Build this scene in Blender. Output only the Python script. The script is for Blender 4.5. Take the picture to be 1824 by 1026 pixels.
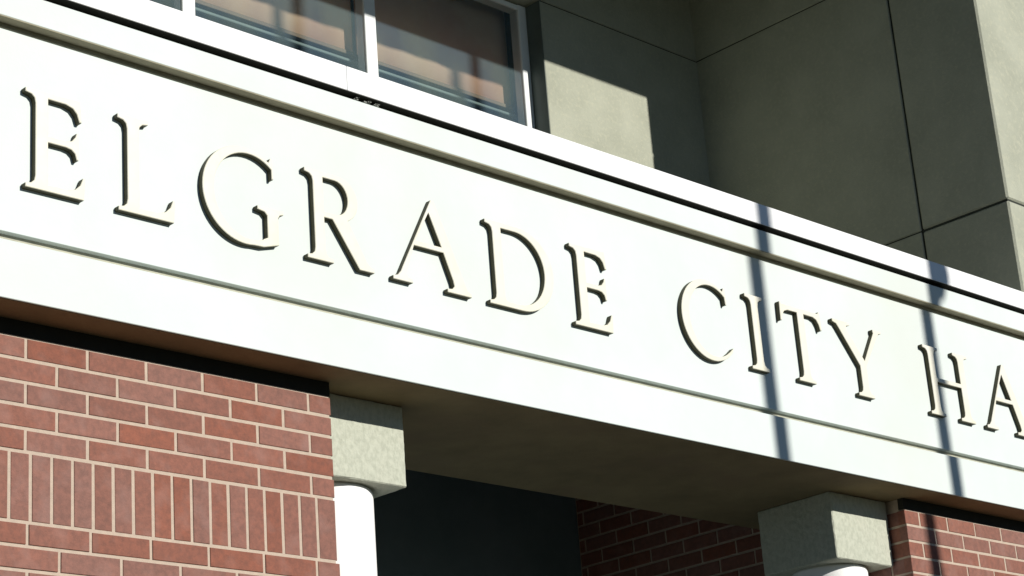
import bpy, bmesh, math, random
from mathutils import Vector, Matrix
from mathutils.geometry import tessellate_polygon

for o in list(bpy.data.objects): bpy.data.objects.remove(o)
scn = bpy.context.scene
COL = scn.collection
U = 0.0677            # one brick course in metres; plans below are in courses
Z0 = 49.0             # height of the brick datum over the ground, in courses
def W(x, y, z): return Vector((x*U, y*U, (z+Z0)*U))

# ---------------------------------------------------------------- camera
cam_d = bpy.data.cameras.new('camera'); cam = bpy.data.objects.new('camera', cam_d); COL.objects.link(cam)
R = ((0.71798, -0.692265, -0.072629), (0.186284, 0.291636, -0.938215), (0.670674, 0.660089, 0.338347))
M = Matrix(((R[0][0], -R[1][0], -R[2][0]), (R[0][1], -R[1][1], -R[2][1]), (R[0][2], -R[1][2], -R[2][2])))
cam.matrix_world = Matrix.Translation(W(-44.836, -73.018, -25.376)) @ M.to_4x4()
cam_d.sensor_width = 36; cam_d.lens = 3729.15/1824*36
cam_d.clip_start = .05; cam_d.clip_end = 3000
scn.camera = cam
scn.render.resolution_x = 1024; scn.render.resolution_y = 576

# ---------------------------------------------------------------- sky and sun
SD = Vector((.2586, -1, .385)).normalized()          # towards the sun
elev = math.asin(SD.z); azim = math.atan2(SD.x, SD.y)
w = bpy.data.worlds.new('World'); scn.world = w; w.use_nodes = True
nt = w.node_tree; nt.nodes.clear()
sky = nt.nodes.new('ShaderNodeTexSky'); sky.sky_type = 'NISHITA'; sky.sun_disc = False
sky.sun_elevation = elev; sky.sun_rotation = azim; sky.air_density = 1.0; sky.dust_density = 0.0; sky.ozone_density = 5.0; sky.altitude = 1300
bg = nt.nodes.new('ShaderNodeBackground'); bg.inputs[1].default_value = 0.05
wo = nt.nodes.new('ShaderNodeOutputWorld')
nt.links.new(sky.outputs[0], bg.inputs[0]); nt.links.new(bg.outputs[0], wo.inputs[0])
sd = bpy.data.lights.new('sun', 'SUN'); sd.energy = 5.0; sd.angle = math.radians(.53); sd.color = (1.0, .955, .88)
so = bpy.data.objects.new('sun', sd); COL.objects.link(so)
so.rotation_euler = SD.to_track_quat('Z', 'Y').to_euler()
scn.view_settings.view_transform = 'Standard'; scn.view_settings.look = 'None'
scn.view_settings.exposure = 0.0; scn.view_settings.gamma = 1.0
scn.view_settings.use_curve_mapping = False
scn.render.engine = 'CYCLES'

# ---------------------------------------------------------------- materials
def mat(name, col, rough=.8, col2=None, scale=8, detail=6, bump=0, bscale=60, rand=0, lo=.35, hi=.65, metal=0, spec=.3, stain=None, stretch=(1,1,1)):
    m = bpy.data.materials.new(name); m.use_nodes = True
    n = m.node_tree.nodes; l = m.node_tree.links
    b = n['Principled BSDF']; b.inputs['Roughness'].default_value = rough
    b.inputs['Metallic'].default_value = metal; b.inputs['Specular IOR Level'].default_value = spec
    tc = n.new('ShaderNodeTexCoord'); mp = n.new('ShaderNodeMapping'); mp.inputs['Scale'].default_value = stretch
    l.new(tc.outputs['Object'], mp.inputs[0]); vec = mp.outputs[0]
    oi = n.new('ShaderNodeObjectInfo')
    if rand:
        ad = n.new('ShaderNodeVectorMath'); ad.operation = 'ADD'
        cx = n.new('ShaderNodeVectorMath'); cx.operation = 'SCALE'; cx.inputs[0].default_value = (37, 51, 23)
        l.new(oi.outputs['Random'], cx.inputs['Scale']); l.new(vec, ad.inputs[0]); l.new(cx.outputs[0], ad.inputs[1]); vec = ad.outputs[0]
    out = None
    rgb = n.new('ShaderNodeRGB'); rgb.outputs[0].default_value = (*col, 1); out = rgb.outputs[0]
    if col2:
        t = n.new('ShaderNodeTexNoise'); t.inputs['Scale'].default_value = scale; t.inputs['Detail'].default_value = detail
        t.inputs['Roughness'].default_value = .65
        l.new(vec, t.inputs['Vector'])
        r = n.new('ShaderNodeMapRange'); r.inputs[1].default_value = lo; r.inputs[2].default_value = hi
        l.new(t.outputs[0], r.inputs[0])
        mx = n.new('ShaderNodeMix'); mx.data_type = 'RGBA'; mx.inputs[7].default_value = (*col2, 1)
        l.new(r.outputs[0], mx.inputs[0]); l.new(out, mx.inputs[6]); out = mx.outputs[2]
    if stain:
        sc, scale2, amt = stain
        t = n.new('ShaderNodeTexNoise'); t.inputs['Scale'].default_value = scale2; t.inputs['Detail'].default_value = 4
        l.new(vec, t.inputs['Vector'])
        r = n.new('ShaderNodeMapRange'); r.inputs[1].default_value = .5; r.inputs[2].default_value = .72; r.inputs[4].default_value = amt
        l.new(t.outputs[0], r.inputs[0])
        mx = n.new('ShaderNodeMix'); mx.data_type = 'RGBA'; mx.inputs[7].default_value = (*sc, 1)
        l.new(r.outputs[0], mx.inputs[0]); l.new(out, mx.inputs[6]); out = mx.outputs[2]
    if rand:
        hs = n.new('ShaderNodeHueSaturation')
        r = n.new('ShaderNodeMapRange'); r.inputs[3].default_value = 1-rand; r.inputs[4].default_value = 1+rand
        l.new(oi.outputs['Random'], r.inputs[0]); l.new(r.outputs[0], hs.inputs['Value'])
        w2 = n.new('ShaderNodeTexWhiteNoise'); w2.noise_dimensions = '1D'; l.new(oi.outputs['Random'], w2.inputs['W'])
        r2 = n.new('ShaderNodeMapRange'); r2.inputs[3].default_value = .82; r2.inputs[4].default_value = 1.04
        l.new(w2.outputs[0], r2.inputs[0]); l.new(r2.outputs[0], hs.inputs['Saturation'])
        l.new(out, hs.inputs['Color']); out = hs.outputs[0]
    l.new(out, b.inputs['Base Color'])
    if bump:
        t = n.new('ShaderNodeTexNoise'); t.inputs['Scale'].default_value = bscale; t.inputs['Detail'].default_value = 8
        t.inputs['Roughness'].default_value = .7
        l.new(vec, t.inputs['Vector'])
        bp = n.new('ShaderNodeBump'); bp.inputs['Strength'].default_value = bump; bp.inputs['Distance'].default_value = .004
        l.new(t.outputs[0], bp.inputs['Height']); l.new(bp.outputs[0], b.inputs['Normal'])
    return m

M_white = mat('painted_cast_stone', (.650,.715,.700), .7, (.615,.68,.665), 2.5, bump=.15, bscale=90, stain=((.60,.63,.585), 1.3, .6))
M_letter = mat('cream_letter_paint', (.76,.74,.665), .5, (.72,.705,.56), 5, bump=.05, bscale=60)
M_return = mat('dark_shade_return', (.085,.08,.042), .6, (.06,.058,.03), 20)  # letter sides coloured dark to stand in for their shade
M_metal = mat('white_coping_metal', (.86,.87,.87), .35, (.83,.85,.86), 1.5, spec=.5)
M_frame = mat('white_window_frame', (.80,.83,.83), .4, (.76,.8,.8), 3, spec=.5)
M_band_shade = mat('olive_band_shade', (.37,.34,.24), .85, (.30,.275,.19), 14, bump=.2, bscale=90)
M_groove = mat('grey_olive_groove', (.44,.43,.34), .85, (.36,.35,.28), 18)
M_reveal_shade = mat('dark_green_reveal_shade', (.10,.125,.115), .5, (.08,.10,.09), 5)
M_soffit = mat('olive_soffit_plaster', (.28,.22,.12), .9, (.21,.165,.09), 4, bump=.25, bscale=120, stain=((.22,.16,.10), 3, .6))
M_conc = mat('grey_green_concrete', (.40,.415,.335), .85, (.335,.35,.28), 3.5, bump=.5, bscale=120, stain=((.47,.47,.36), 48, .5))
M_cap = mat('rough_limestone', (.50,.52,.43), .9, (.42,.44,.36), 60, bump=.8, bscale=120, lo=.42, hi=.6, stain=((.50,.50,.42), 7, .5), stretch=(1,1,.6))
M_joint = mat('dark_joint_sealant', (.035,.04,.03), .8, (.02,.025,.02), 12)
M_gap = mat('near_black_strip', (.022,.022,.016), .8, (.014,.014,.010), 12)
M_brick = mat('red_brick', (.272,.104,.070), .85, (.195,.083,.060), 55, bump=.45, bscale=180, rand=.07, stain=((.30,.155,.125), 14, .5))
M_mortar = mat('pale_mortar', (.52,.42,.335), .95, (.44,.36,.29), 40, bump=.5, bscale=220)
M_column = mat('white_column_paint', (.86,.86,.85), .5, (.83,.84,.83), 3, bump=.05, bscale=80)
M_porch = mat('dark_porch_panel', (.20,.27,.31), .7, (.16,.23,.26), 2.5, bump=.1, bscale=40)
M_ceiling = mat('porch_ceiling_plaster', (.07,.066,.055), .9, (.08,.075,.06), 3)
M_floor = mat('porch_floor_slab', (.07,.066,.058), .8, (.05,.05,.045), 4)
M_roof = mat('dark_roof_membrane', (.05,.048,.035), .9, (.04,.04,.03), 3)
M_blind = mat('peach_roller_blind', (.78,.55,.40), .9, (.72,.44,.32), 2.2, bump=.15, bscale=40, stain=((.62,.28,.20), 1.6, .7))
M_rail = mat('grey_blind_rail', (.20,.25,.24), .6, (.16,.2,.2), 5)
M_room = mat('dark_room_wall', (.035,.033,.03), .9, (.03,.028,.026), 3)
M_pave = mat('asphalt_forecourt', (.055,.052,.042), .9, (.04,.038,.03), 1.2, bump=.2, bscale=30)
M_grass = mat('lawn', (.055,.062,.022), 1, (.04,.05,.018), .8, bump=.4, bscale=20)
M_pole = mat('grey_pole_metal', (.4,.42,.44), .35, (.36,.38,.4), 6, metal=.7)
M_flag = mat('dark_flag_cloth', (.06,.08,.18), .9, (.25,.05,.05), 3)

def glass_mat():
    m = bpy.data.materials.new('dusty_window_glass'); m.use_nodes = True
    n = m.node_tree.nodes; l = m.node_tree.links
    for x in list(n): n.remove(x)
    o = n.new('ShaderNodeOutputMaterial')
    tr = n.new('ShaderNodeBsdfTransparent'); tr.inputs[0].default_value = (.86,.92,.90,1)
    df = n.new('ShaderNodeBsdfDiffuse')
    gl = n.new('ShaderNodeBsdfGlossy'); gl.inputs['Roughness'].default_value = .02
    fr = n.new('ShaderNodeFresnel'); fr.inputs[0].default_value = 1.5
    tc = n.new('ShaderNodeTexCoord'); t = n.new('ShaderNodeTexNoise'); t.inputs['Scale'].default_value = 3.5; t.inputs['Detail'].default_value = 4
    mp = n.new('ShaderNodeMapping'); mp.inputs['Scale'].default_value = (1, 1, .5)
    l.new(tc.outputs['Object'], mp.inputs[0]); l.new(mp.outputs[0], t.inputs['Vector'])
    cr = n.new('ShaderNodeMix'); cr.data_type = 'RGBA'; cr.inputs[6].default_value = (.38,.60,.80,1); cr.inputs[7].default_value = (.46,.64,.66,1)
    r0 = n.new('ShaderNodeMapRange'); r0.inputs[1].default_value = .38; r0.inputs[2].default_value = .62
    l.new(t.outputs[0], r0.inputs[0]); l.new(r0.outputs[0], cr.inputs[0]); l.new(cr.outputs[2], df.inputs[0])
    r1 = n.new('ShaderNodeMapRange'); r1.inputs[1].default_value = .3; r1.inputs[2].default_value = .7; r1.inputs[3].default_value = .10; r1.inputs[4].default_value = .16
    l.new(t.outputs[0], r1.inputs[0])
    m1 = n.new('ShaderNodeMixShader'); l.new(r1.outputs[0], m1.inputs[0]); l.new(tr.outputs[0], m1.inputs[1]); l.new(df.outputs[0], m1.inputs[2])
    m2 = n.new('ShaderNodeMixShader'); l.new(fr.outputs[0], m2.inputs[0]); l.new(m1.outputs[0], m2.inputs[1]); l.new(gl.outputs[0], m2.inputs[2])
    l.new(m2.outputs[0], o.inputs[0])
    return m
M_glass = glass_mat()

# ---------------------------------------------------------------- helpers
def link(name, bm, m, parent=None, smooth=False):
    me = bpy.data.meshes.new(name); bm.normal_update(); bm.to_mesh(me); bm.free()
    if smooth:
        for p in me.polygons: p.use_smooth = True
    me.materials.append(m)
    o = bpy.data.objects.new(name, me); COL.objects.link(o)
    if parent:
        o.parent = parent; o.location = -Vector(parent.location)
    return o
def box(bm, a, b, ch=0):
    """box between two plan points (course units); ch chamfers all its edges (metres)"""
    p = W(*a); q = W(*b)
    t = bmesh.new(); bmesh.ops.create_cube(t, size=1)
    for v in t.verts: v.co = Vector(((p.x+q.x)/2+v.co.x*(q.x-p.x), (p.y+q.y)/2+v.co.y*(q.y-p.y), (p.z+q.z)/2+v.co.z*(q.z-p.z)))
    if ch: bmesh.ops.bevel(t, geom=t.edges[:], offset=ch, segments=1, affect='EDGES', profile=.5)
    me = bpy.data.meshes.new('t'); t.to_mesh(me); t.free(); bm.from_mesh(me); bpy.data.meshes.remove(me)
def thing(name, label, cat, at, group=None):
    o = bpy.data.objects.new(name, None); COL.objects.link(o); o.location = W(*at)
    o.empty_display_size = .1
    o['label'] = label; o['category'] = cat
    if group: o['group'] = group
    return o
def tag(o, label, cat, group=None):
    o['label'] = label; o['category'] = cat
    if group: o['group'] = group
    return o
def boxes(name, lst, m, parent=None, ch=0):
    bm = bmesh.new()
    for a, b in lst: box(bm, a, b, ch)
    return link(name, bm, m, parent)
def structure(name, lst, m, ch=0):
    o = boxes(name, lst, m, None, ch); o['kind'] = 'structure'; return o

# ---------------------------------------------------------------- ground
structure('ground', [((-9000,-9000,-49.6),(9000,9000,-49.06))], M_grass)
structure('pavement', [((-60,-110,-49.3),(160,-3,-49))], M_pave)
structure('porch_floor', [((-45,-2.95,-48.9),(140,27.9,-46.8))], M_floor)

# ---------------------------------------------------------------- entablature
XL, XR = -45, 140
ent = thing('entablature', 'white entablature beam carrying the raised lettering across the porch', 'beam', (XL, -2.05, 4.71))
boxes('lower_band', [((XL,-2.05,4.735),(XR,1,7.30))], M_white, ent, .0015)
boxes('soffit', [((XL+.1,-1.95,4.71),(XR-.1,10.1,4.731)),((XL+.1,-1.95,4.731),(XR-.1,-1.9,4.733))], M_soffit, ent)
boxes('groove', [((XL,-1.38,7.302),(XR,1,7.795))], M_groove, ent)  # grey-olive recessed back, darker than the frieze
boxes('frieze', [((XL,-1.72,7.80),(XR,1,17.40))], M_white, ent, .001)
boxes('upper_band', [((XL,-2.37,17.40),(XR,1,18.72))], M_white, ent, .0012)
boxes('recess_joint', [((XL,-2.12,18.722),(XR,1,18.955))], M_gap, ent)
boxes('underside_shade', [((XL,-2.585,18.955),(XR,1,18.978))], M_gap, ent)  # dark sheet under the coping, underside shade put into its colour
boxes('band_shade', [((XL,-2.345,17.355),(XR,-1.722,17.398)),((XL,-1.78,17.15),(XR,-1.722,17.353))], M_band_shade, ent)  # olive strips: the band's underside shade and cast shadow put into colour
for a, b in ((XL, 16.32), (16.345, XR)):
    bm = bmesh.new(); box(bm, (a,-2.6,18.98), (b,3,20.31), .002)
    link('coping', bm, M_metal, ent)
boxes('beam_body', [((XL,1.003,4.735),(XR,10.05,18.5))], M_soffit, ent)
# small smear of old sealant in the joint beside the coping seam
random.seed(4)
bm = bmesh.new()
for i in range(16):
    x = 16.6+random.random()*2.0; z = 18.72+random.random()*.24
    s = .03+random.random()*.05
    box(bm, (x,-2.40,z), (x+s*2.2,-2.10,z+s))
sm = link('sealant_crumbs', bm, mat('grey_sealant', (.20,.21,.19), .8), ent); sm['kind'] = 'stuff'
structure('roof_deck', [((XL,3.01,18.6),(XR,40,20.0))], M_roof)

# ---------------------------------------------------------------- raised letters
FY, LD = -1.72, .33
def arc(cx, cy, rx, ry, a0, a1, n=18):
    return [(cx+rx*math.cos(math.radians(a0+(a1-a0)*i/n)), cy+ry*math.sin(math.radians(a0+(a1-a0)*i/n))) for i in range(n+1)]
def stem_foot_r(x):   # right side of a stem, going down to its serif and under
    return [(x,.62),(x+.05,.38),(x+.2,.24),(x+.48,.18),(x+.48,0)]
def stem_foot_l(x):
    return [(x-.48,0),(x-.48,.18),(x-.2,.24),(x-.05,.38),(x,.62)]
H = 4.6
def stem_head_l(x):
    return [(x,H-.62),(x-.05,H-.38),(x-.2,H-.24),(x-.5,H-.18),(x-.5,H)]
def stem_head_r(x):
    return [(x+.5,H),(x+.5,H-.18),(x+.2,H-.24),(x+.05,H-.38),(x,H-.62)]
S = .62
def g_E():
    s = 0; e = s+S
    o = stem_foot_l(s)+stem_head_l(s)
    o += [(2.22,H),(2.30,3.62),(2.18,3.62),(2.06,3.98),(1.86,4.20),(1.5,4.31),(e,4.32),(e,2.55),(1.5,2.55),(1.80,2.64),(1.98,2.86),(2.04,3.06),(2.14,3.06),(2.14,1.80),(2.04,1.80),(1.96,2.08),(1.78,2.23),(1.5,2.28),(e,2.28),(e,.29),(1.6,.30),(1.98,.42),(2.22,.66),(2.36,1.02),(2.48,1.02),(2.40,0)]
    return [o], []
def g_L():
    e = S
    return [stem_foot_l(0)+stem_head_l(0)+stem_head_r(e)+[(e,.29),(1.6,.30),(2.0,.44),(2.26,.70),(2.40,1.06),(2.52,1.06),(2.44,0)]], []
def g_C():   # left edge at 0
    o = [(3.98,4.50),(3.86,4.50),(3.76,4.28)]+arc(2.38,2.3,2.38,2.42,66,318,44)+[(4.22,.92),(3.86,.62)]+arc(2.62,2.3,1.98,2.14,300,50,34)+[(3.94,3.50),(4.04,3.50)]
    return [o], []
def g_G():
    o = [(4.06,4.50),(3.94,4.50),(3.84,4.28)]+arc(2.42,2.3,2.42,2.42,66,280,40)+[(3.4,-.06),(4.30,.20),(4.30,1.55),(4.40,1.72),(4.62,1.78),(4.62,1.96),(3.10,1.96),(3.10,1.78),(3.5,1.72),(3.66,1.56),(3.66,.46),(3.35,.30)]+arc(2.68,2.3,2.04,2.14,290,50,34)+[(4.00,3.46),(4.10,3.46)]
    return [o], []
def g_R():
    e = S
    o = stem_foot_l(0)+stem_head_l(0)+[(1.45,H)]+arc(1.5,3.42,1.25,1.18,88,-62,18)+[(3.15,.50),(3.36,.30),(3.62,.18),(3.62,0),(2.70,0),(2.62,.10),(1.12,2.26),(e,2.26)]+stem_foot_r(e)
    h = [(e,4.32),(e,2.54),(1.2,2.54)]+arc(1.35,3.43,.78,.89,-88,88,16)+[(1.2,4.32)]
    return [o], [h]
def g_A():   # apex at x=0, left foot -2.4 ... right foot 2.05
    o = [(-.08,H+.15),(.12,H+.15),(1.98,.55),(2.10,.30),(2.36,.18),(2.36,0),(.72,0),(.72,.18),(1.05,.22),(1.20,.38),(1.14,.66),(.58,2.05),(-1.38,2.05),(-1.92,.66),(-1.98,.38),(-1.86,.24),(-1.58,.18),(-1.58,0),(-2.86,0),(-2.86,.18),(-2.56,.26),(-2.34,.50),(-2.2,.78)]
    h = [(-1.27,2.32),(.47,2.32),(-.28,4.02)]
    return [o], [h]
def g_D():
    e = S
    o = stem_foot_l(0)+stem_head_l(0)+[(1.7,H)]+arc(1.85,2.3,2.45,2.3,90,-90,34)+[(1.7,0)]
    h = [(e,4.31),(e,.5),(.70,.36),(.9,.29),(1.5,.28)]+arc(1.62,2.3,2.02,2.02,-88,88,30)+[(1.5,4.32)]
    return [o], [h]
def g_I():
    return [stem_foot_l(0)+stem_head_l(0)+stem_head_r(S)+stem_foot_r(S)], []
def g_T():   # stem left at 0
    o = stem_foot_l(0)+[(0,4.31),(-.9,4.30),(-1.22,4.18),(-1.42,3.90),(-1.52,3.55),(-1.64,3.55),(-1.60,4.72),(-1.50,4.72),(-1.42,H),(2.04,H),(2.12,4.72),(2.22,4.72),(2.26,3.55),(2.14,3.55),(2.04,3.90),(1.84,4.18),(1.52,4.30),(S,4.31)]+stem_foot_r(S)
    return [o], []
def g_Y():   # stem left at 0
    o = stem_foot_l(0)+[(0,1.95),(-1.75,4.12),(-1.95,4.34),(-2.30,4.42),(-2.30,H),(-.62,H),(-.62,4.42),(-.95,4.34),(-.98,4.14),(.52,2.34),(1.80,4.36),(1.76,4.46),(1.76,H),(2.62,H),(2.62,4.46),(2.34,4.40),(2.14,4.18),(S,2.0)]+stem_foot_r(S)
    return [o], []
def g_H():
    r = 3.30
    o = stem_foot_l(0)+stem_head_l(0)+stem_head_r(S)+[(S,2.54),(r,2.54)]+stem_head_l(r)+stem_head_r(r+S)+stem_foot_r(r+S)+stem_foot_l(r)+[(r,2.26),(S,2.26)]+stem_foot_r(S)
    return [o], []
def letter(fn, x, label):
    outs, holes = fn()
    bm = bmesh.new()
    loops = [list(c) for c in outs+holes]
    fy, by = FY-LD, FY+.02
    ch = .028
    def inset(c, hole):
        n = len(c); res = []
        ar = sum(c[i][0]*c[(i+1)%n][1]-c[(i+1)%n][0]*c[i][1] for i in range(n))
        sgn = 1 if ar > 0 else -1
        if hole: sgn = -sgn
        for i in range(n):
            a = Vector(c[i-1]); b = Vector(c[i]); d = Vector(c[(i+1)%n])
            e1 = (b-a); e2 = (d-b)
            if e1.length < 1e-6 or e2.length < 1e-6: res.append(tuple(b)); continue
            e1.normalize(); e2.normalize()
            n1 = Vector((-e1.y, e1.x))*sgn; n2 = Vector((-e2.y, e2.x))*sgn
            m = n1+n2
            if m.length < .3: m = n1
            m = m/ max(m.dot(n1), .6)
            res.append(tuple(b+m*ch))
        return res
    fr = [inset(c, k >= len(outs)) for k, c in enumerate(loops)]
    vf, vm, vb = [], [], []
    for c, f in zip(loops, fr):
        F = [bm.verts.new(W(x+p[0], fy, 9.9+p[1])) for p in f]
        Mm = [bm.verts.new(W(x+p[0], fy+ch, 9.9+p[1])) for p in c]
        B = [bm.verts.new(W(x+p[0], by, 9.9+p[1])) for p in c]
        n = len(c)
        for i in range(n):
            j = (i+1) % n
            bm.faces.new((F[i], F[j], Mm[j], Mm[i])); bm.faces.new((Mm[i], Mm[j], B[j], B[i]))
        vf += F
    tris = tessellate_polygon([[Vector((p[0], p[1], 0)) for p in f] for f in fr])
    for t in tris:
        try: bm.faces.new([vf[k] for k in t])
        except ValueError: pass
    bmesh.ops.recalc_face_normals(bm, faces=bm.faces[:])
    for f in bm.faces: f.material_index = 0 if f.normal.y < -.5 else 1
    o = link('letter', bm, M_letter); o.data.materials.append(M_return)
    # origin to the letter's foot
    off = W(x, by, 9.9)
    for v in o.data.vertices: v.co -= off
    o.location = off
    return tag(o, label, 'letter', 'raised letters on the white frieze')
for fn, x, lb in (
    (g_E, -.83, 'raised cream letter E, leftmost of all the letters, before the first L'),
    (g_L, 3.82, 'raised cream letter L between the leftmost E and the G'),
    (g_G, 7.86, 'round raised cream letter G between the L and the R'),
    (g_R, 14.34, 'raised cream letter R between the G and the first A'),
    (g_A, 22.02, 'pointed raised cream letter A standing between the R and the D'),
    (g_D, 26.15, 'raised cream letter D with a wide round bowl, between A and E'),
    (g_E, 32.36, 'raised cream letter E right after the D, before the word gap'),
    (g_C, 40.62, 'raised cream letter C that opens the second word'),
    (g_I, 46.90, 'narrow raised cream letter I beside the left pole shadow'),
    (g_T, 51.22, 'raised cream letter T between the I and the Y'),
    (g_Y, 56.98, 'forked raised cream letter Y closing the second word'),
    (g_H, 64.50, 'raised cream letter H crossed by the right pole shadow'),
    (g_A, 73.10, 'raised cream letter A after the H, cut by the right edge of the photo')):
    letter(fn, x, lb)

# ---------------------------------------------------------------- bricks
J = .155                                     # mortar joint
def brick_mesh(w, h, seed):
    """front face at y=0, body going to +y; chamfered arrises, slightly uneven; 18 faces"""
    r = random.Random(seed); bm = bmesh.new(); c = .02; d = .55
    def ring(ins, y, j=0): return [bm.verts.new(Vector(((px+r.uniform(-j,j))*U, y*U, (pz+r.uniform(-j,j))*U))) for px, pz in ((ins,ins),(w-ins,ins),(w-ins,h-ins),(ins,h-ins))]
    a = ring(c, 0, .008); b = ring(0, c, .006); e = ring(0, d)
    bm.faces.new(a)
    for p, q in ((a,b),(b,e)):
        for i in range(4): bm.faces.new((p[i], q[i], q[(i+1)%4], p[(i+1)%4]))
    bmesh.ops.recalc_face_normals(bm, faces=bm.faces[:])
    me = bpy.data.meshes.new('brick'); bm.to_mesh(me); bm.free(); me.materials.append(M_brick); return me
MESH = {}
def get_mesh(w, h, k):
    key = (round(w,2), round(h,2), k)
    if key not in MESH: MESH[key] = brick_mesh(w, h, hash(key) & 0xffff)
    return MESH[key]
rnd = random.Random(7)
def put_brick(parent, u, z, w, h, face='front', plane=0.0):
    me = get_mesh(w, h, rnd.randrange(3))
    o = bpy.data.objects.new('brick', me); COL.objects.link(o); o.parent = parent
    out = rnd.uniform(-.016, .014)
    if face == 'front':
        pos = W(u, plane-.03+out, z); rz = 0
    else:                                    # faces -X; u runs along Y, mesh x axis -> -Y
        pos = W(plane-.03+out, u+w, z); rz = -math.pi/2
    o.location = pos-Vector(parent.location)
    o.rotation_euler = (rnd.uniform(-.003,.003), rnd.uniform(-.002,.002), rz+rnd.uniform(-.004,.004))
    return o
L3 = 3.03
def courses(u0, u1, z, h, phase, face, plane, parent, end_u=None):
    """one course of stretchers between u0 and u1"""
    k = math.floor((u0-phase)/L3); u = phase+k*L3
    while u < u1-.05:
        a = max(u, u0)+J/2*(u > u0); b = min(u+L3, u1)
        if b < u1: b -= J/2
        elif face == 'front' and end_u: b = u1
        if b-a > .35: put_brick(parent, a, z+J/2, b-a, h-J, face, plane)
        u += L3
def far_bricks(name, u0, u1, z0, z1, parent, face, plane):
    bm = bmesh.new(); r = random.Random(3); z = z0; k = 0
    while z < z1-.05:
        h = min(1, z1-z)-J; u = u0-(k % 2)*L3/2
        while u < u1-.1:
            a = max(u, u0)+J/2; b = min(u+L3, u1)-J/2
            if b-a > .3 and h > .2:
                if face == 'front': box(bm, (a,plane-.03+r.uniform(-.02,.02),z+J/2), (b,plane+.5,z+J/2+h))
                else: box(bm, (plane-.03+r.uniform(-.02,.02),a,z+J/2), (plane+.5,b,z+J/2+h))
            u += L3
        z += 1; k += 1
    o = link(name, bm, M_brick, parent); o['kind'] = 'stuff'; return o

def pier(name, label, x0, x1, vis0, vis1, ph, bottom):
    p = thing(name, label, 'brick wall', (x0 if x0 > 0 else x1, 0, -46.8))
    return p
p1 = thing('brick_pier', 'sunlit red brick pier with a soldier course, left of the porch opening', 'brick pier', (16.5, 0, -46.8), 'brick piers under the white beam')
boxes('mortar', [((XL,0.0,-46.8),(16.42,27.9,4.705))], M_mortar, p1)
XE = 16.5
for z, ph in ((3,0),(2,1.515),(1,0),(0,1.515),(-1,0)):
    courses(-6.06, XE, z, .70 if z == 4 else 1, ph, 'front', 0, p1, True)
boxes('dark_strip', [((XL,-.012,4.0),(XE-.01,.4,4.704))], M_gap, p1)  # near-black strip between the top course and the soffit
SH = 2.98
for i in range(23):                           # soldier course
    a = XE-1.01*(i+1)
    b = a+1.01-J*(i > 0)
    put_brick(p1, a+.0, -1-SH+J/2, b-a, SH-J, 'front', 0)
for k in range(5):
    courses(-6.06, XE+.12, -1-SH-1-k, 1, .12+(1.515 if k % 2 else 0), 'front', -.02, p1, True)
far_bricks('lower_bricks', -6.06, XE+.1, -46.8, -8.98, p1, 'front', 0)
far_bricks('side_bricks', XL, -6.1, -46.8, 4.2, p1, 'front', 0)

p2 = thing('brick_pier', 'red brick pier right of the porch opening, its left return wall in deep shade', 'brick pier', (62.5, 0, -46.8), 'brick piers under the white beam')
boxes('mortar', [((62.52,0.0,-46.8),(XR,27.9,4.705)),((62.52,10.15,4.70),(XR,27.9,13))], M_mortar, p2)
boxes('dark_strip', [((62.44,-.012,4.0),(XR,.4,4.704))], M_gap, p2)  # same near-black strip over the right pier
for k in range(1, 14):
    z = 4-k; h = 1
    if z <= -2 and z >= -4: continue
    courses(62.44, 84, z, h, 62.44+(1.515 if k % 2 else 0), 'front', 0, p2)
for i in range(20):
    put_brick(p2, 62.44+1.01*i+(J/2 if i else 0), -1-SH+J/2, 1.01-J, SH-J, 'front', 0)
for k in range(16):
    z = 11-k
    y0 = 10.2 if z >= 4 else .52
    courses(y0, 27.8, z, 1, (1.515 if k % 2 else 0), 'side', 62.5, p2)
far_bricks('lower_bricks', 62.44, 84, -46.8, -9.98, p2, 'front', 0)
far_bricks('lower_bricks', .52, 27.8, -46.8, -5.0, p2, 'side', 62.5)
far_bricks('side_bricks', 84.1, XR, -46.8, 4.2, p2, 'front', 0)

# ---------------------------------------------------------------- porch interior
structure('porch_back_wall', [((16.3,27.95,-46.8),(63.2,28.6,13))], M_porch)
structure('porch_ceiling', [((XL,9.9,13),(XR,28.6,13.5))], M_ceiling)

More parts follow.
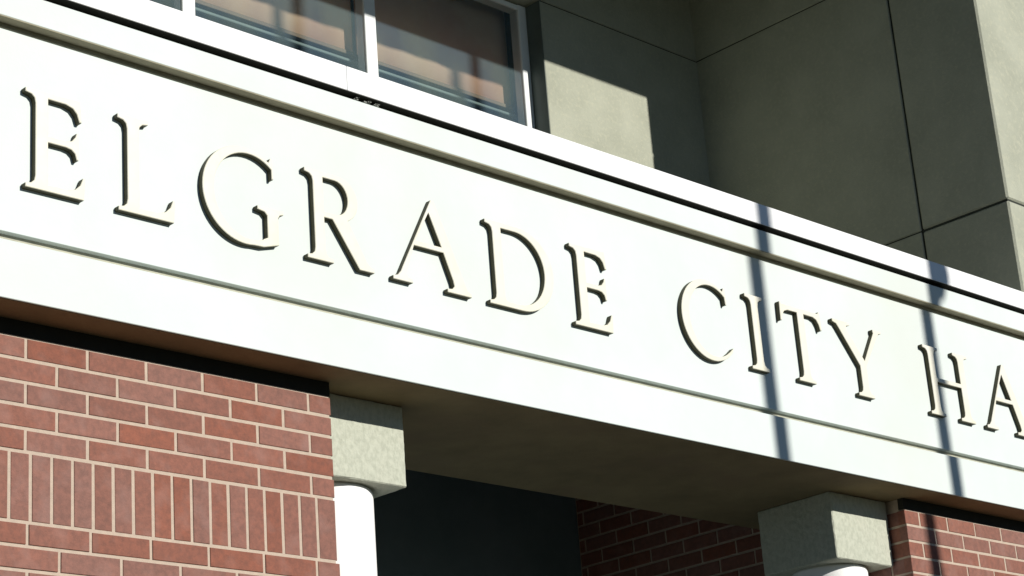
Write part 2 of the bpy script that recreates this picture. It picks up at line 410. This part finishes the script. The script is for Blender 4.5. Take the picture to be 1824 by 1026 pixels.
# ---------------------------------------------------------------- columns with capitals
def column(cx, label):
    c = thing('column', label, 'column', (cx, 4.1, -46.8), 'round white porch columns')
    bm = bmesh.new(); box(bm, (cx-2.85,1.24,.58), (cx+2.85,6.94,4.70), .004)
    # roughen the block a little
    bmesh.ops.subdivide_edges(bm, edges=[e for e in bm.edges if e.calc_length() > .1], cuts=14, use_grid_fill=True)
    r = random.Random(int(cx))
    for v in bm.verts: v.co += Vector((r.uniform(-1,1), r.uniform(-1,1), r.uniform(-1,1)))*.0009
    link('capital_block', bm, M_cap, c)
    bm = bmesh.new(); prof = [(2.22,.579),(2.30,.50),(2.35,.38),(2.35,-3),(2.36,-25),(2.38,-44.4)]
    n = 64; rings = []
    for rr, z in prof:
        rings.append([bm.verts.new(W(cx+rr*math.cos(2*math.pi*i/n), 4.1+rr*math.sin(2*math.pi*i/n), z)) for i in range(n)])
    for a, b in zip(rings, rings[1:]):
        for i in range(n): bm.faces.new((a[i], a[(i+1)%n], b[(i+1)%n], b[i]))
    bmesh.ops.recalc_face_normals(bm, faces=bm.faces[:])
    link('shaft', bm, M_column, c, True)
    bm = bmesh.new(); prof = [(2.38,-44.4),(2.7,-44.5),(2.85,-44.9),(2.7,-45.3),(3.1,-45.4),(3.25,-45.9),(3.1,-46.2),(3.1,-46.79)]; rings = []
    for rr, z in prof:
        rings.append([bm.verts.new(W(cx+rr*math.cos(2*math.pi*i/n), 4.1+rr*math.sin(2*math.pi*i/n), z)) for i in range(n)])
    for a, b in zip(rings, rings[1:]):
        for i in range(n): bm.faces.new((a[i], a[(i+1)%n], b[(i+1)%n], b[i]))
    bmesh.ops.recalc_face_normals(bm, faces=bm.faces[:])
    link('base', bm, M_column, c, True)
column(19.37, 'white round column with a rough stone capital block, beside the left brick pier')
column(59.50, 'white round column with a stone capital block, beside the right brick pier')

# ---------------------------------------------------------------- upper storey: set-back wall, tower, window
YB = 28.0
wall = thing('upper_wall', 'grey green concrete wall set back above the beam, right of the windows', 'wall', (63.35, YB, 20.0))
def panel(x0, x1, z0, z1):
    bm = bmesh.new(); box(bm, (x0,YB,z0), (x1,YB+3,z1), .004); link('wall_panel', bm, M_conc, wall)
g = .11
for z0, z1 in ((20.02,29.65),(29.65+g,51.7),(51.7+g,58.3)):
    panel(63.35, 83.5, z0, z1)
    panel(-3.1, 13.6, z0, z1)
panel(13.64, 63.31, 51.74+g, 58.3); panel(13.64, 63.31, 20.02, 29.65)
boxes('joint_filler', [((-3.1,YB+.12,20.02),(13.5,YB+2.9,58.3)),((63.45,YB+.12,20.02),(82.6,YB+2.9,58.3))], M_joint, wall)

twr = thing('tower', 'concrete tower block projecting at the right, its shaded side facing the windows', 'tower', (82.19, .8, 20.0))
FYT = .75
def tpanel(y0, y1, z0, z1, ch=.004):
    bm = bmesh.new(); box(bm, (82.19,y0,z0), (84.2,y1,z1), ch); link('side_panel', bm, M_conc, twr)
for z0, z1 in ((20.02,29.65),(29.65+g,51.7),(51.7+g,73.7),(73.7+g,95)):
    tpanel(8.35+g, 29, z0, z1)
    bm = bmesh.new(); box(bm, (82.19,FYT,z0), (XR,8.35,z1), .01); link('corner_panel', bm, M_conc, twr)
boxes('joint_filler', [((82.30,FYT+.12,20.02),(XR-.1,31,94.9))], M_joint, twr)
twl = thing('tower', 'concrete tower block at the left end of the set-back storey, outside the frame', 'tower', (-3.2, .8, 20.0))
for z0, z1 in ((20.02,29.65),(29.65+g,51.7),(51.7+g,73.7),(73.7+g,95)):
    bm = bmesh.new(); box(bm, (XL,FYT,z0), (-3.2,28,z1), .01); link('tower_panel', bm, M_conc, twl)
structure('roof_with_sun_blocker', [((-3.19,.76,58.38),(82.18,36,61)),((XL,-3.0,58.38),(XR,.74,61))], M_roof)  # unseen; front strip carried past the tower to block a sliver of sun

WY = 29.5
win = thing('window_band', 'row of white framed dusty windows above the coping', 'window', (38.5, WY, 27))
ZB, ZT = 33.0, 51.68
mull = [(13.65,14.60),(30.0,31.05),(46.22,47.30),(62.42,63.295)]
for a, b in mull:
    bm = bmesh.new(); box(bm, (a,WY,29.7), (b,WY+1.0,ZT+.05), .003); link('mullion', bm, M_frame, win)
for (a, b), (c, d) in zip(mull, mull[1:]):
    bm = bmesh.new(); box(bm, (b,WY+.05,51.25), (c,WY+.95,ZT), .002); link('head_rail', bm, M_frame, win)
    bm = bmesh.new(); box(bm, (b,WY+.05,39.2), (c,WY+.95,40.2), .002); link('sill_rail', bm, M_frame, win)
    bm = bmesh.new(); box(bm, (b,WY+.05,29.7), (c,WY+.6,39.19), .002); link('apron_panel', bm, M_conc, win)
    bm = bmesh.new(); vs = [bm.verts.new(W(*q)) for q in ((b,WY+.20,40.2),(c,WY+.20,40.2),(c,WY+.20,51.25),(b,WY+.20,51.25))]; bm.faces.new(vs)
    link('pane', bm, M_glass, win)
# dark room behind
bm = bmesh.new()
for a, b in (((13.6,31.0+2.5,28),(63.35,60,28.4)), ((13.6,60,28),(63.35,60.4,56)), ((13.2,31.05,28),(13.6,60,56)), ((63.4,31.05,28),(63.8,60,56)), ((13.6,31.05,53.2),(63.35,60,53.6))): box(bm, a, b)
boxes('reveal_shade', [((63.30,YB+.01,29.7),(63.352,WY,51.7))], M_reveal_shade, wall)  # thin dark sheet over the reveal, its shade put into the colour
rm = link('room_lining', bm, M_room, wall)
for i, ((a, b), (c, d), lb) in enumerate(zip(mull, mull[1:], ('peach roller blind behind the leftmost window pane, mostly out of frame', 'peach roller blind behind the middle pane, between two white mullions', 'peach roller blind behind the right pane, next to the concrete wall'))):
    t = thing('roller_blind', lb, 'blind', ((b+c)/2, 31.4, 43.6), 'roller blinds behind the windows')
    bm = bmesh.new(); n = 24
    prev = None
    for k in range(n+1):
        x = b-.35+(c-b+.7)*k/n; dy = .05*math.sin(k*1.3+i)+.03*math.sin(k*.5)
        cur = [bm.verts.new(W(x,31.4+dy,43.62)), bm.verts.new(W(x,31.4+dy*.3,52.4))]
        if prev: bm.faces.new((prev[0], cur[0], cur[1], prev[1]))
        prev = cur
    cl = link('blind_cloth', bm, M_blind, t, True)
    so_ = cl.modifiers.new('thick', 'SOLIDIFY'); so_.thickness = .003
    bm = bmesh.new(); box(bm, (b-.3,31.25,43.28), (c+.3,31.6,43.60), .002); link('bottom_rail', bm, mat('brown_rail', (.20,.14,.10), .7), t)
bm = bmesh.new(); box(bm, (14.0,31.0,42.55), (63.2,31.3,42.78), .003)
link('inner_sill_trim', bm, M_rail, win)

# ---------------------------------------------------------------- flagpoles in front of the building (their shadows cross it)
FS = 75.0
def flagpole(x, label, flag, r):
    s = FS
    px, py = x+.2586*s, -1.72-s
    p = thing('flagpole', label, 'flagpole', (px, py, -49), 'flagpoles in front of the porch')
    bm = bmesh.new(); n = 24; rings = []
    prof = [(r*2.2,-49),(r*2.2,-48),(r*1.15,-47.6),(r,-40),(r*.97,50),(r*.8,75),(r*.65,125)]
    for rr, z in prof: rings.append([bm.verts.new(W(px+rr*math.cos(2*math.pi*i/n), py+rr*math.sin(2*math.pi*i/n), z)) for i in range(n)])
    for a, b in zip(rings, rings[1:]):
        for i in range(n): bm.faces.new((a[i], a[(i+1)%n], b[(i+1)%n], b[i]))
    bm.faces.new(rings[-1]); bmesh.ops.recalc_face_normals(bm, faces=bm.faces[:])
    link('pole', bm, M_pole, p, True)
    bm = bmesh.new(); bmesh.ops.create_uvsphere(bm, u_segments=20, v_segments=12, radius=1.6*U)
    bmesh.ops.translate(bm, verts=bm.verts[:], vec=W(px,py,126.2)); link('finial', bm, M_pole, p, True)
    bm = bmesh.new(); box(bm, (px-.2,py-r-.3,-30), (px+.2,py-r+.1,-26.5), .004); link('cleat', bm, M_pole, p)
    if flag:
        # unseen furled bundle added so that the pole's shadow bulges
        f = thing('added_flag', 'unseen furled dark flag added to the right flagpole to bulge its shadow', 'flag', (px+.45, py, 17.5+.385*FS))
        bm = bmesh.new(); rings = []
        for k in range(14):
            q = k/13; z = 17.6+.385*FS+4.5*q
            wd = r*(.55+1.05*math.sin(math.pi*min(1, q*1.05+.12))**.8)
            cx = px+.42+.12*math.sin(q*5)
            rings.append([bm.verts.new(W(cx+wd*(1+.16*math.sin(3*t_))*math.cos(t_), py+wd*(1+.16*math.sin(3*t_))*math.sin(t_), z)) for t_ in [2*math.pi*i/18 for i in range(18)]])
        for a, b in zip(rings, rings[1:]):
            for i in range(18): bm.faces.new((a[i], a[(i+1)%18], b[(i+1)%18], b[i]))
        bm.faces.new(rings[0]); bm.faces.new(rings[-1]); bmesh.ops.recalc_face_normals(bm, faces=bm.faces[:])
        link('cloth', bm, M_flag, f, True)
flagpole(48.2, 'tall grey flagpole whose shadow falls between the letters I and T', False, .66)
flagpole(65.5, 'tall grey flagpole whose shadow falls across the letter H', True, .63)
